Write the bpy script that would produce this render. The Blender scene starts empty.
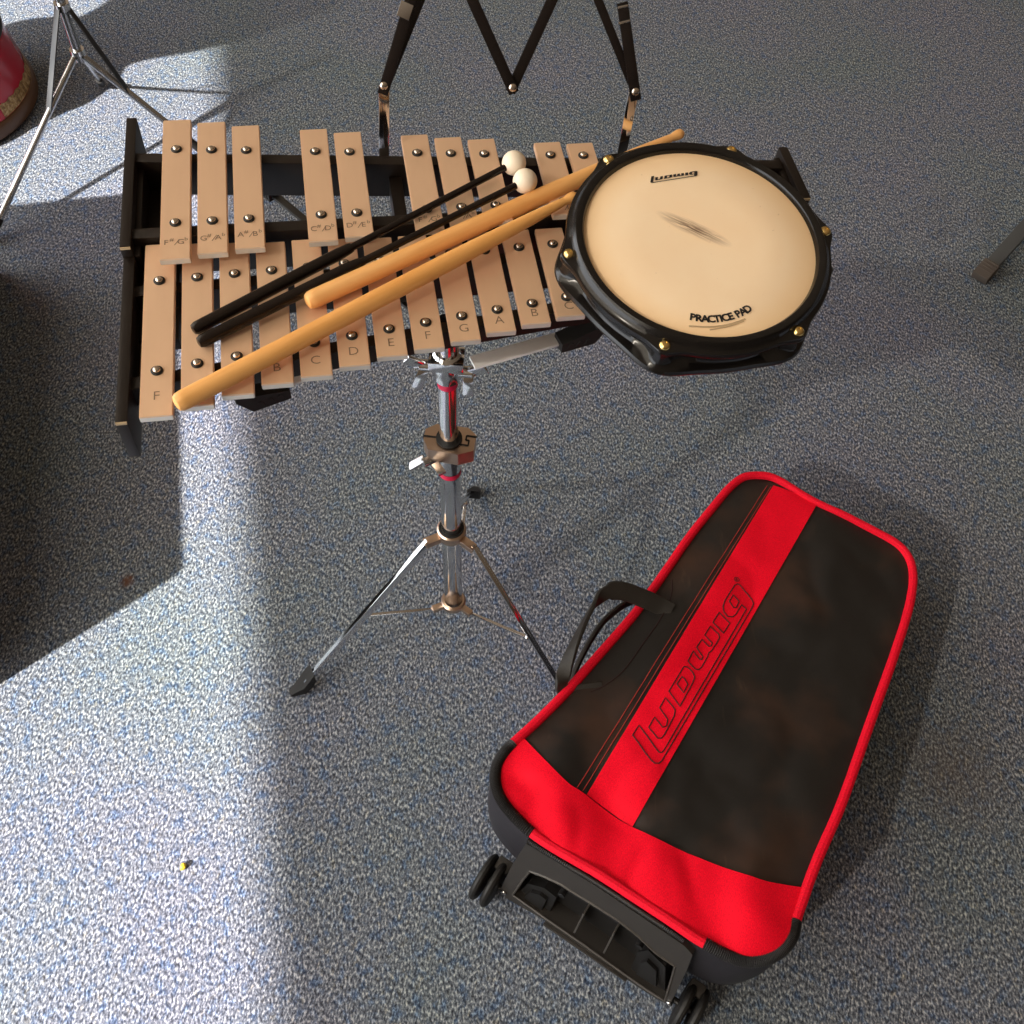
import bpy, bmesh, math, random
from mathutils import Vector, Matrix, noise
from mathutils.geometry import delaunay_2d_cdt
random.seed(7)
V = Vector
SC = bpy.context.scene
COL = SC.collection
PI = math.pi

# ------------------------------------------------------------------ camera
F = 1024.0
CAM_H = 1.38
pitch, roll = math.radians(57.3), math.radians(-3.8)
up = V((-math.sin(roll)*math.cos(pitch), -math.cos(roll)*math.cos(pitch), -math.sin(pitch)))
e1 = up.cross(V((0, 0, 1))).normalized()
if e1.x < 0: e1 = -e1
e2 = up.cross(e1)
if e2.z < 0: e2 = -e2
M3 = Matrix((e1, e2, up))            # camera (x right, y down, z forward) -> world
CAM = V((0, 0, CAM_H))

def ray(u, v): return M3 @ V(((u-512)/F, (v-512)/F, 1))
def un(u, v, z=0.0):                 # survey: point at height z seen at that place of the photograph
    d = ray(u, v); return CAM + d*((z-CAM_H)/d.z)
def on_plane(u, v, p0, n):
    d = ray(u, v); return CAM + d*((p0-CAM).dot(n)/d.dot(n))
def proj(P):
    c = M3.transposed() @ (V(P)-CAM); return (c.x/c.z*F+512, c.y/c.z*F+512)

cam_d = bpy.data.cameras.new('camera'); cam = bpy.data.objects.new('camera', cam_d); COL.objects.link(cam)
cam_d.sensor_width = 36; cam_d.lens = 36*F/1024; cam_d.clip_start = .01
cm = Matrix.Identity(4)
for r in range(3):
    cm[r][0] = M3[r][0]; cm[r][1] = -M3[r][1]; cm[r][2] = -M3[r][2]; cm[r][3] = CAM[r]
cam.matrix_world = cm
SC.camera = cam

# ------------------------------------------------------------------ materials
def mat(name, col, rough=.5, metal=0., spec=.5, **k):
    m = bpy.data.materials.new(name); m.use_nodes = True
    b = m.node_tree.nodes['Principled BSDF']
    b.inputs['Base Color'].default_value = (*col, 1)
    b.inputs['Roughness'].default_value = rough
    b.inputs['Metallic'].default_value = metal
    b.inputs['Specular IOR Level'].default_value = spec
    for kk, vv in k.items(): b.inputs[kk].default_value = vv
    return m
def nt(m): return m.node_tree.nodes, m.node_tree.links, m.node_tree.nodes['Principled BSDF']
def noise_node(m, scale, detail=2, rough=.5, src='Object', stretch=(1, 1, 1), rot=0):
    N, L, b = nt(m)
    tc = N.new('ShaderNodeTexCoord'); mp = N.new('ShaderNodeMapping')
    mp.inputs['Scale'].default_value = stretch; mp.inputs['Rotation'].default_value = (0, 0, rot)
    L.new(tc.outputs[src], mp.inputs[0])
    t = N.new('ShaderNodeTexNoise'); t.inputs['Scale'].default_value = scale
    t.inputs['Detail'].default_value = detail; t.inputs['Roughness'].default_value = rough
    L.new(mp.outputs[0], t.inputs['Vector'])
    return t
def ramp(m, src, stops):
    N, L, b = nt(m)
    r = N.new('ShaderNodeValToRGB'); e = r.color_ramp.elements
    while len(e) < len(stops): e.new(.5)
    for i, (p, c) in enumerate(stops):
        e[i].position = p; e[i].color = (*c, 1) if len(c) == 3 else c
    L.new(src, r.inputs[0]); return r
def bump(m, src, strength, dist):
    N, L, b = nt(m)
    bp_ = N.new('ShaderNodeBump'); bp_.inputs['Strength'].default_value = strength; bp_.inputs['Distance'].default_value = dist
    L.new(src, bp_.inputs['Height']); L.new(bp_.outputs[0], b.inputs['Normal']); return bp_
def mix(m, fac, a, b_, mode='MIX'):
    N, L, b = nt(m)
    x = N.new('ShaderNodeMix'); x.data_type = 'RGBA'; x.blend_type = mode
    for s, val in ((0, fac), (6, a), (7, b_)):
        if isinstance(val, (int, float)): x.inputs[s].default_value = val
        elif isinstance(val, tuple): x.inputs[s].default_value = (*val, 1)
        else: L.new(val, x.inputs[s])
    return x.outputs[2]
def gray(x): return (x, x, x)

# carpet -----------------------------------------------------------
def carpet_mat():
    m = mat('carpet', (.2, .2, .2), rough=.95, spec=.12); N, L, b = nt(m)
    n1 = noise_node(m, 345, 2, .6, 'Object', (1.0, .55, 1), .35)
    r1 = ramp(m, n1.outputs[0], [(.30, (.024, .026, .033)), (.45, (.088, .097, .120)), (.55, (.186, .200, .230)), (.71, (.54, .55, .56))])
    n2 = noise_node(m, 75, 3, .6, 'Object', (1, .8, 1), 1.1)
    r2 = ramp(m, n2.outputs[0], [(.50, gray(0)), (.66, gray(1))])
    c = mix(m, r2.outputs[0], r1.outputs[0], mix(m, .85, r1.outputs[0], (.48, .68, 1.0), 'MULTIPLY'))
    n5 = noise_node(m, 110, 2, .6, 'Object', (1, .7, 1), 2.0)
    r5 = ramp(m, n5.outputs[0], [(.58, gray(0)), (.70, gray(.6))])
    c = mix(m, r5.outputs[0], c, mix(m, 1., c, (1.25, 1.08, .80), 'MULTIPLY'))
    n3 = noise_node(m, 2.3, 2, .5)
    r3 = ramp(m, n3.outputs[0], [(.35, (.90, .97, .93)), (.65, (1.0, .97, 1.05))])
    c = mix(m, 1.0, c, r3.outputs[0], 'MULTIPLY')
    # one old brown stain and some wear on the carpet
    tc = N.new('ShaderNodeTexCoord')
    S = un(127, 581)
    d = N.new('ShaderNodeVectorMath'); d.operation = 'DISTANCE'
    L.new(tc.outputs['Object'], d.inputs[0]); d.inputs[1].default_value = (S.x, S.y, 0)
    rs = ramp(m, d.outputs['Value'], [(.009, gray(1)), (.013, gray(0))])
    ns = noise_node(m, 90, 2); c = mix(m, mix(m, 1., rs.outputs[0], ramp(m, ns.outputs[0], [(.35, gray(.2)), (.6, gray(.95))]).outputs[0], 'MULTIPLY'), c, (.11, .055, .035))
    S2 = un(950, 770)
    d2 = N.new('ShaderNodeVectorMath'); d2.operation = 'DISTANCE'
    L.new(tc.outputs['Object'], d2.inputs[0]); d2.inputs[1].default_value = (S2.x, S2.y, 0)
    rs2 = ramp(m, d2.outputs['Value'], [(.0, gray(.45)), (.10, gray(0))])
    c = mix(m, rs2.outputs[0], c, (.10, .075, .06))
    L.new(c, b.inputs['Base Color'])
    bump(m, n1.outputs[0], .28, .004)
    return m
CARPET = carpet_mat()

def fabric(name, col, smudge=False):
    m = mat(name, col, rough=.66 if col[0] > .3 else .56, spec=.12 if col[0] > .3 else .42); N, L, b = nt(m)
    w = noise_node(m, 1500, 1, .5, 'Object', (1, .35, 1))
    r = ramp(m, w.outputs[0], [(.3, tuple(x*.75 for x in col)), (.7, tuple(min(1, x*1.2) for x in col))])
    c = r.outputs[0]
    if smudge:
        s = noise_node(m, 7, 4, .6); rs = ramp(m, s.outputs[0], [(.45, gray(0)), (.68, gray(.75))])
        c = mix(m, rs.outputs[0], c, (.058, .026, .015))
        s2 = noise_node(m, 60, 3, .6, 'Object', (1, .12, 1), .6); r2 = ramp(m, s2.outputs[0], [(.66, gray(0)), (.8, gray(.35))])
        c = mix(m, r2.outputs[0], c, (.12, .07, .045))
    L.new(c, b.inputs['Base Color']); bump(m, w.outputs[0], .15, .0006)
    return m

M = {}
M['bag_black'] = fabric('black_nylon', (.0105, .0090, .0082), True)
M['bag_side'] = fabric('black_side_nylon', (.016, .014, .018))
M['red'] = fabric('red_nylon', (.95, .003, .022))
M['pipe'] = fabric('red_piping', (.78, .006, .026))
M['webbing'] = fabric('black_webbing', (.020, .017, .014))
M['zip'] = mat('zip_tape', (.015, .013, .012), .5)
M['thread_black'] = mat('black_thread', (.022, .004, .005), .8)
M['thread_red'] = mat('red_thread', (.42, .03, .025), .8)
M['plastic'] = mat('black_plastic', (.030, .026, .023), .42)
M['plastic_highlight'] = mat('plastic_edge_highlight', (.055, .048, .042), .4)  # lighter colour stands in for highlights on the tray rim and ribs
M['plastic_dark'] = mat('dark_plastic', (.009, .008, .0075), .45)
M['rubber'] = mat('black_rubber', (.012, .011, .010), .55, 0, .35)
M['arm_bright'] = mat('window_lit_steel', (.93, .92, .90), .35, .1)  # window light on the chrome arms put into a near-white base colour
M['dark_shaded_steel'] = mat('dark_shaded_steel', (.075, .075, .075), .35, .8)  # shadow side of the chrome struts put into a dark base colour
M['warm_reflect'] = mat('steel_warm_reflect', (.62, .46, .35), .30, 1.)  # steel whose warm ceiling reflection is put into the base colour
M['chrome'] = mat('chrome', (.80, .80, .80), .09, 1.)
M['chrome_flat'] = mat('dull_chrome', (.52, .52, .52), .26, 1.)
M['brass'] = mat('brass_screw', (.72, .52, .20), .22, 1.)
M['steel'] = mat('screw_steel', (.62, .55, .47), .22, 1.)
M['black_gloss'] = mat('black_gloss', (.006, .005, .0045), .20, 0, .38)
M['black_paint'] = mat('black_painted_wood', (.0105, .0066, .0045), .42, 0, .28)
M['wood_raw'] = mat('bare_wood_edge', (.42, .31, .18), .6)
M['sticker'] = mat('red_sticker', (.60, .012, .06), .4)
M['rack_black'] = mat('rack_black', (.010, .007, .006), .25, 0, .35)
M['mallet_black'] = mat('mallet_black', (.009, .005, .0035), .22, 0, .35)
M['bead'] = mat('mallet_bead', (.90, .78, .62), .45)
M['ink'] = mat('black_ink', (.012, .010, .010), .6)
M['engrave'] = mat('engraving', (.22, .14, .09), .7)
M['yellow'] = mat('yellow_plastic', (.85, .58, .03), .5)
M['foot_brown'] = mat('worn_rubber', (.075, .060, .050), .8)
M['leg_gray'] = mat('dark_gray_tube', (.040, .042, .044), .5)
M['case'] = mat('blocker_black', (.012, .011, .010), .5)

def bars_mat():
    m = mat('bar_metal', (.66, .455, .305), .46, .40); N, L, b = nt(m)
    n = noise_node(m, 60, 2, .5, 'Object', (1, .04, 1)); r = ramp(m, n.outputs[0], [(.3, (.74, .49, .320)), (.7, (.80, .54, .350))])
    L.new(r.outputs[0], b.inputs['Base Color']); bump(m, n.outputs[0], .03, .0005)
    return m
M['bar'] = bars_mat()
M['bar_edge'] = mat('bar_cut_edge', (.70, .66, .60), .4, .5)

def wood_mat(name, a, c):
    m = mat(name, a, .42); N, L, b = nt(m)
    n = noise_node(m, 90, 3, .6, 'Object', (1, 1, .07)); r = ramp(m, n.outputs[0], [(.35, a), (.65, c)])
    L.new(r.outputs[0], b.inputs['Base Color']); bump(m, n.outputs[0], .05, .0004); return m
M['stick'] = wood_mat('varnished_hickory', (.80, .38, .11), (.90, .50, .19))
M['stick2'] = wood_mat('honey_hickory', (.76, .35, .09), (.88, .46, .15))

def head_mat():
    m = mat('drum_head', (.82, .60, .36), .7, 0, .25); N, L, b = nt(m)
    tc = N.new('ShaderNodeTexCoord'); sp = N.new('ShaderNodeSeparateXYZ'); L.new(tc.outputs['Object'], sp.inputs[0])
    n = noise_node(m, 14, 3, .6); c = ramp(m, n.outputs[0], [(.3, (.96, .73, .49)), (.7, (.98, .78, .55))]).outputs[0]
    ln = N.new('ShaderNodeVectorMath'); ln.operation = 'LENGTH'; L.new(tc.outputs['Object'], ln.inputs[0])
    re = ramp(m, ln.outputs['Value'], [(.075, gray(0)), (.10, gray(.6))])
    c = mix(m, re.outputs[0], c, (.92, .60, .29))
    # worn grey stroke marks: distance to a slanted line, broken up by stretched noise
    ang = math.atan2(-.038, .053); cx, cy = -.0025, .0135
    mp = N.new('ShaderNodeMapping'); mp.vector_type = 'TEXTURE'
    mp.inputs['Location'].default_value = (cx, cy, 0); mp.inputs['Rotation'].default_value = (0, 0, ang)
    L.new(tc.outputs['Object'], mp.inputs[0])
    s2 = N.new('ShaderNodeSeparateXYZ'); L.new(mp.outputs[0], s2.inputs[0])
    def mth(op, a, bb=None):
        x = N.new('ShaderNodeMath'); x.operation = op
        for i, q in enumerate((a, bb)):
            if q is None: continue
            if isinstance(q, (int, float)): x.inputs[i].default_value = q
            else: L.new(q, x.inputs[i])
        return x.outputs[0]
    ax = mth('DIVIDE', s2.outputs[0], .036); ay = mth('DIVIDE', s2.outputs[1], .0085)
    rr = mth('SQRT', mth('ADD', mth('MULTIPLY', ax, ax), mth('MULTIPLY', ay, ay)))
    rm = ramp(m, rr, [(.15, gray(1)), (1.0, gray(0))])
    n2 = N.new('ShaderNodeTexNoise'); n2.inputs['Scale'].default_value = 1; n2.inputs['Detail'].default_value = 4
    m2 = N.new('ShaderNodeMapping'); m2.inputs['Scale'].default_value = (55, 700, 1); m2.inputs['Rotation'].default_value = (0, 0, .06)
    L.new(mp.outputs[0], m2.inputs[0]); L.new(m2.outputs[0], n2.inputs['Vector'])
    r2 = ramp(m, n2.outputs[0], [(.34, gray(0)), (.52, gray(1))])
    f = mth('MULTIPLY', rm.outputs[0], r2.outputs[0])
    c = mix(m, f, c, (.20, .125, .085))
    n4 = noise_node(m, 190, 2, .5); r4 = ramp(m, n4.outputs[0], [(.73, gray(0)), (.80, gray(.35))])
    c = mix(m, r4.outputs[0], c, (.45, .28, .14))
    L.new(c, b.inputs['Base Color'])
    return m
M['head'] = head_mat()
M['smudge'] = mat('grey_smudge', (.50, .36, .21), .6)

def drum_red():
    m = mat('red_lacquer', (.42, .006, .02), .22); N, L, b = nt(m)
    n = noise_node(m, 5, 3); r = ramp(m, n.outputs[0], [(.35, (.34, .004, .016)), (.65, (.50, .010, .030))]); L.new(r.outputs[0], b.inputs['Base Color']); return m
M['drum_red'] = drum_red()
def gold():
    m = mat('worn_gold_foil', (.30, .17, .05), .45, .3); N, L, b = nt(m)
    n = noise_node(m, 120, 4, .7); r = ramp(m, n.outputs[0], [(.35, (.10, .035, .012)), (.5, (.34, .19, .055)), (.68, (.62, .45, .24))]); L.new(r.outputs[0], b.inputs['Base Color']); return m
M['gold'] = gold()
M['hoop_wood'] = mat('dark_wood_hoop', (.10, .045, .018), .4)

# ------------------------------------------------------------------ mesh helpers
class MB:
    def __init__(s): s.v = []; s.f = []; s.mi = []; s.cur = 0
    def add(s, vs, fs, T=None):
        o = len(s.v)
        s.v += [(T @ V(p)) if T else V(p) for p in vs]
        s.f += [tuple(i+o for i in f) for f in fs]; s.mi += [s.cur]*len(fs); return s
    def box(s, c, size, T=None, bev=0.0):
        bm = bmesh.new(); bmesh.ops.create_cube(bm, size=1)
        for v in bm.verts: v.co = V((v.co.x*size[0]+c[0], v.co.y*size[1]+c[1], v.co.z*size[2]+c[2]))
        if bev: bmesh.ops.bevel(bm, geom=list(bm.edges), offset=bev, segments=2, affect='EDGES', profile=.6)
        return s.bm(bm, T)
    def bm(s, bm, T=None):
        bm.verts.index_update()
        s.add([v.co.copy() for v in bm.verts], [[v.index for v in f.verts] for f in bm.faces], T); bm.free(); return s
    def lathe(s, prof, n=32, T=None, cap=True):
        vs = []; fs = []
        for (r, z) in prof:
            for k in range(n):
                a = 2*PI*k/n; vs.append((r*math.cos(a), r*math.sin(a), z))
        for i in range(len(prof)-1):
            for k in range(n):
                fs.append((i*n+k, i*n+(k+1) % n, (i+1)*n+(k+1) % n, (i+1)*n+k))
        if cap:
            fs.append(tuple(range(n-1, -1, -1))); fs.append(tuple((len(prof)-1)*n+k for k in range(n)))
        return s.add(vs, fs, T)
    def tube(s, pts, r, n=10, T=None, closed=False, flat=None, upv=None, radii=None):
        pts = [V(p) for p in pts]; m = len(pts); vs = []; fs = []; prev = None
        for i, p in enumerate(pts):
            a = pts[(i-1) % m] if (closed or i) else pts[0]; b = pts[(i+1) % m] if (closed or i < m-1) else pts[-1]
            t = (b-a).normalized()
            if upv is not None: u = V(upv)
            elif prev is None: u = V((0, 0, 1)) if abs(t.z) < .95 else V((1, 0, 0))
            else: u = prev
            u = (u-t*u.dot(t)).normalized(); w = t.cross(u); prev = u
            rr = radii[i] if radii else r
            ra, rb = (rr, rr) if flat is None else flat
            for k in range(n):
                th = 2*PI*k/n; vs.append(p+w*ra*math.cos(th)+u*rb*math.sin(th))
        for i in range(m if closed else m-1):
            j = (i+1) % m
            for k in range(n): fs.append((i*n+k, i*n+(k+1) % n, j*n+(k+1) % n, j*n+k))
        if not closed:
            fs.append(tuple(range(n-1, -1, -1))); fs.append(tuple((m-1)*n+k for k in range(n)))
        return s.add(vs, fs, T)
    def bar(s, a, b, w, h, upv=(0, 0, 1), T=None, bev=0.):     # rectangular bar from a to b
        a, b = V(a), V(b); t = (b-a); L = t.length; t.normalize()
        u = V(upv); u = (u-t*u.dot(t)).normalized(); x = u.cross(t)
        R = Matrix(((x.x, t.x, u.x, (a.x+b.x)/2), (x.y, t.y, u.y, (a.y+b.y)/2), (x.z, t.z, u.z, (a.z+b.z)/2), (0, 0, 0, 1)))
        return s.box((0, 0, 0), (w, L, h), (T @ R) if T else R, bev)
    def prism(s, poly, z0, z1, T=None):
        n = len(poly)
        vs = [(p[0], p[1], z0) for p in poly]+[(p[0], p[1], z1) for p in poly]
        fs = [tuple(range(n-1, -1, -1)), tuple(range(n, 2*n))]+[(k, (k+1) % n, n+(k+1) % n, n+k) for k in range(n)]
        return s.add(vs, fs, T)
    def sphere(s, c, r, T=None, n=24, sc=(1, 1, 1)):
        prof = []; m = n//2
        vs = [(c[0], c[1], c[2]-r*sc[2])]; fs = []
        for i in range(1, m):
            ph = -PI/2+PI*i/m
            for k in range(n):
                a = 2*PI*k/n; vs.append((c[0]+r*sc[0]*math.cos(ph)*math.cos(a), c[1]+r*sc[1]*math.cos(ph)*math.sin(a), c[2]+r*sc[2]*math.sin(ph)))
        vs.append((c[0], c[1], c[2]+r*sc[2])); top = len(vs)-1
        for k in range(n):
            fs.append((0, 1+(k+1) % n, 1+k)); fs.append((top, top-n+k, top-n+(k+1) % n))
        for i in range(m-2):
            for k in range(n):
                a = 1+i*n; fs.append((a+k, a+(k+1) % n, a+n+(k+1) % n, a+n+k))
        return s.add(vs, fs, T)

WM = {}
def empty(name, mw=None):
    o = bpy.data.objects.new(name, None); COL.objects.link(o); o.empty_display_size = .05
    mw = mw or Matrix.Identity(4); o.matrix_world = mw; WM[o] = mw.copy(); return o
def tag(o, label, cat, group=None, kind=None):
    if label: o['label'] = label
    if cat: o['category'] = cat
    if group: o['group'] = group
    if kind: o['kind'] = kind
    return o
def build(name, mb, mats, parent=None, mw=None, sharp=35, label=None, normals=True):
    """vertices of mb are world coordinates; the object gets origin mw (default: its parent's)"""
    if mw is None: mw = WM[parent] if parent else Matrix.Identity(4)
    me = bpy.data.meshes.new(name); inv = mw.inverted()
    me.from_pydata([inv @ p for p in mb.v], [], mb.f)
    if not isinstance(mats, (list, tuple)): mats = [mats]
    for m in mats: me.materials.append(m)
    for p, i in zip(me.polygons, mb.mi): p.material_index = i; p.use_smooth = True
    if normals:
        b = bmesh.new(); b.from_mesh(me); bmesh.ops.recalc_face_normals(b, faces=b.faces); b.to_mesh(me); b.free()
    me.set_sharp_from_angle(angle=math.radians(sharp))
    o = bpy.data.objects.new(name, me); COL.objects.link(o); WM[o] = mw.copy()
    if parent: o.parent = parent; o.matrix_local = WM[parent].inverted() @ mw
    else: o.matrix_world = mw
    if label: o['label'] = label
    return o
def clone(o, parent, mw):                     # a copy sharing mesh data, at another place
    c = o.copy(); COL.objects.link(c); WM[c] = mw.copy()
    c.parent = parent; c.matrix_local = WM[parent].inverted() @ mw; return c
def T_(x, y=None, z=None): return Matrix.Translation((x, y, z)) if y is not None else Matrix.Translation(x)
def frame(o, z, x=None):                      # matrix with local z along z
    z = V(z).normalized(); x = V(x) if x is not None else (V((1, 0, 0)) if abs(z.x) < .9 else V((0, 1, 0)))
    x = (x-z*x.dot(z)).normalized(); y = z.cross(x)
    return Matrix(((x.x, y.x, z.x, o[0]), (x.y, y.y, z.y, o[1]), (x.z, y.z, z.z, o[2]), (0, 0, 0, 1)))

def text_mesh(mb, s, size, T, bold=0.0, shear=0., align='CENTER'):
    cu = bpy.data.curves.new('lettering', 'FONT'); cu.body = s; cu.size = size; cu.align_x = align; cu.offset = bold; cu.shear = shear
    cu.resolution_u = 3
    o = bpy.data.objects.new('lettering', cu); COL.objects.link(o)
    bpy.context.view_layer.update()
    me = bpy.data.meshes.new_from_object(o.evaluated_get(bpy.context.evaluated_depsgraph_get()))
    mb.add([v.co.copy() for v in me.vertices], [tuple(p.vertices) for p in me.polygons], T)
    bpy.data.objects.remove(o); bpy.data.curves.remove(cu); bpy.data.meshes.remove(me)

# ------------------------------------------------------------------ setting: floor, window wall, blind
fl = MB(); fl.add([(-4, -2, 0), (4, -2, 0), (4, 5, 0), (-4, 5, 0)], [(0, 1, 2, 3)])
tag(build('floor', fl, CARPET, normals=False), None, None, kind='structure')

wall_n = V((.970, .243, 0)); wall_t = V((.243, -.970, 0))           # into the room, along the wall
WN = -1.95
SUN_E = math.radians(36); SUN_A = math.radians(43)
k_n = math.cos(SUN_A-math.atan2(.243, .970))                         # component of the sun azimuth along the wall normal
EDGE_N, BLOCKER_N = -.178, -.292
blind_h = (EDGE_N-WN)*math.tan(SUN_E)/k_n
def wl(t, n, z): return wall_n*n+wall_t*t+V((0, 0, z))
WT = Matrix(((wall_t.x, wall_n.x, 0, 0), (wall_t.y, wall_n.y, 0, 0), (0, 0, 1, 0), (0, 0, 0, 1)))   # local (t, n, z)
m_wall = mat('wall_paint', (.62, .56, .48), .8)
w = MB()
ZT = 4.6
w.box((-.8, WN-.06, .05), (7.0, .1, .1), WT); w.box((-.8, WN-.06, (4.45+ZT)/2), (7.0, .1, ZT-4.45), WT)
w.box((2.3, WN-.06, ZT/2), (.8, .1, ZT), WT); w.box((-4.0, WN-.06, ZT/2), (.8, .1, ZT), WT)
tag(build('wall_left', w, m_wall), None, None, kind='structure')
m_blind = bpy.data.materials.new('sheer_blind'); m_blind.use_nodes = True
N_ = m_blind.node_tree.nodes; L_ = m_blind.node_tree.links; N_.clear()
o_ = N_.new('ShaderNodeOutputMaterial'); mx = N_.new('ShaderNodeMixShader'); tr = N_.new('ShaderNodeBsdfTransparent'); df = N_.new('ShaderNodeBsdfTranslucent')
df.inputs[0].default_value = (.8, .77, .72, 1); tr.inputs[0].default_value = (1, .97, .92, 1)
mx.inputs[0].default_value = .765
L_.new(tr.outputs[0], mx.inputs[1]); L_.new(df.outputs[0], mx.inputs[2]); L_.new(mx.outputs[0], o_.inputs[0])
bl_ = MB(); bl_.box((-.85, WN-.03, (blind_h+4.45)/2), (5.6, .004, 4.45-blind_h), WT)
tag(build('window_blind', bl_, m_blind), None, None, kind='structure')  # the unseen sheer blind hanging over the upper window opening

# low black case added unseen left of the frame to cast the dark patch
CZ = .27
cn = BLOCKER_N-CZ/math.tan(SUN_E)*k_n
sp = un(186, 571); sd = V((math.cos(SUN_A), math.sin(SUN_A), 0))
corner = sp-sd*(CZ/math.tan(SUN_E)); ct = corner.dot(wall_t)
cs = MB(); cs.box((ct-.44, cn-.25, CZ/2), (.88, .5, CZ), WT, .012)
case = empty('shadow_blocker', T_(wl(ct-.44, cn-.25, 0)))
tag(case, 'unseen low black case on the carpet left of the bell kit, casting the dark shadow', 'case')
build('blocker_body', cs, M['case'], case)
cl_ = MB(); cl_.box((ct-.44, cn+.003, CZ*.72), (.12, .008, .03), WT, .003)
build('blocker_latch', cl_, M['chrome_flat'], case)

# ------------------------------------------------------------------ bell kit frame of reference
Rb = Matrix(((.98468, -.16147, .066), (-.10113, -.83646, -.539), (.14208, .5237, -.84)))
tb = V((-.2901, -.1448, .839))
RW = M3 @ Rb
xa = V((RW[0][0], RW[1][0], RW[2][0])).normalized()
za = V((RW[0][2], RW[1][2], RW[2][2])); za = (za-xa*za.dot(xa)).normalized(); ya = za.cross(xa)
OB = CAM+M3 @ tb
MBELL = Matrix(((xa.x, ya.x, za.x, OB.x), (xa.y, ya.y, za.y, OB.y), (xa.z, ya.z, za.z, OB.z), (0, 0, 0, 1)))
IB = MBELL.inverted()
def bl(u, v, z=0.0):                      # a place of the photograph on the bell plane at height z, in bell coordinates
    P = on_plane(u, v, MBELL @ V((0, 0, z)), za); return IB @ P
PT = .0313; BW = .0254; ACC = .0147; BT = .0062

kit = empty('glockenspiel', MBELL @ T_(.28, .09, -.044))
tag(kit, 'glockenspiel with tan metal bars on a black wooden frame, held up by a chrome stand', 'glockenspiel')
def rail(y0, k, x0, x1, zt, h=.038, w=.0125):
    b = MB(); a = V((x0, y0+k*x0/PT, zt-h/2)); c = V((x1, y0+k*x1/PT, zt-h/2))
    b.bar(a, c, w, h, (0, 0, 1), MBELL, .001); return b
XR = .588
build('rail', rail(.2153, -.0030, -.026, XR, ACC-BT-.003), M['black_paint'], kit)
build('rail', rail(.1158, -.0004, -.026, XR, ACC-BT-.003, .044), M['black_paint'], kit)
build('rail', rail(.0620, .0010, -.026, XR, -BT-.003), M['black_paint'], kit)
build('rail', rail(-.0383, .0042, -.026, XR, -BT-.003, .021), M['black_paint'], kit)
for xx in (.213, .40):
    cb = MB(); cb.box((xx, .152, -.022), (.012, .075, .026), MBELL, .001); build('cross_brace', cb, M['black_paint'], kit)
eb = MB()
eb.box((-.0275, .184, -.016), (.0095, .174, .050), MBELL, .001)
eb.box((-.0205, .160, -.020), (.006, .125, .034), MBELL, .001)
eb.box((-.0268, .006, -.026), (.0095, .182, .046), MBELL, .001)
eb.box((-.006, .115, -.034), (.034, .190, .014), MBELL, .001); eb.box((-.012, .02, -.036), (.022, .11, .014), MBELL, .001)
eb.cur = 1; eb.box((-.0275, .0964, .0070), (.0085, .0012, .0022), MBELL); eb.box((-.0268, -.0852, -.0042), (.0085, .0015, .0022), MBELL)
build('end_board', eb, [M['black_paint'], M['wood_raw']], kit)
eb = MB()
eb.box((.595, .143, -.016), (.0095, .074, .050), MBELL, .001)
eb.box((.593, .064, -.026), (.0095, .085, .046), MBELL, .001)
eb.box((.588, .143, -.012), (.007, .058, .030), MBELL, .001)
eb.cur = 1; eb.box((.595, .1055, .0070), (.0085, .0012, .0022), MBELL)
build('end_board', eb, [M['black_paint'], M['wood_raw']], kit)

# screw: chrome dome on a black grommet, one mesh copied to every hole
scr = MB(); scr.cur = 1
scr.lathe([(.0049, -.0005), (.0049, .0009), (.0040, .0016)], 20)
scr.cur = 0
scr.lathe([(.0032, .0010), (.0031, .0022), (.0025, .0032), (.0014, .0037), (.0004, .0038)], 20)
SCR0 = [None]
def put_screw(parent, x, y, z):
    mw = MBELL @ T_(x, y, z)
    if SCR0[0] is None:
        s = MB(); s.v = [mw @ p for p in scr.v]; s.f = scr.f; s.mi = scr.mi
        SCR0[0] = build('screw', s, [M['steel'], M['rubber']], parent, mw)
    else: clone(SCR0[0], parent, mw)
def interp(tab, x):
    ks = sorted(tab)
    if x <= ks[0]: return tab[ks[0]]
    for a, b in zip(ks, ks[1:]):
        if x <= b: return tab[a]+(tab[b]-tab[a])*(x-a)/(b-a)
    a, b = ks[-2], ks[-1]; return tab[b]+(tab[b]-tab[a])/(b-a)*(x-b)*.8
nat_front = {0: -.0847, 1: -.0775, 2: -.0697, 3: -.0618, 4: -.0571, 5: -.0495, 6: -.0422, 7: -.0371, 8: -.0318, 9: -.0248, 10: -.0188, 11: -.013}
acc_front = {.5: .0712, 1.5: .0756, 2.5: .0786, 4.5: .0815, 5.5: .0845, 7.5: .0875, 8.5: .0905, 9.5: .0930, 11.5: .0965, 12.5: .0985}
acc_rear = {.5: .2568, 1.5: .2512, 2.5: .2438, 4.5: .2338, 5.5: .2271, 7.5: .2184, 8.5: .2124, 9.5: .2074, 11.5: .1979, 12.5: .1942}
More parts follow.
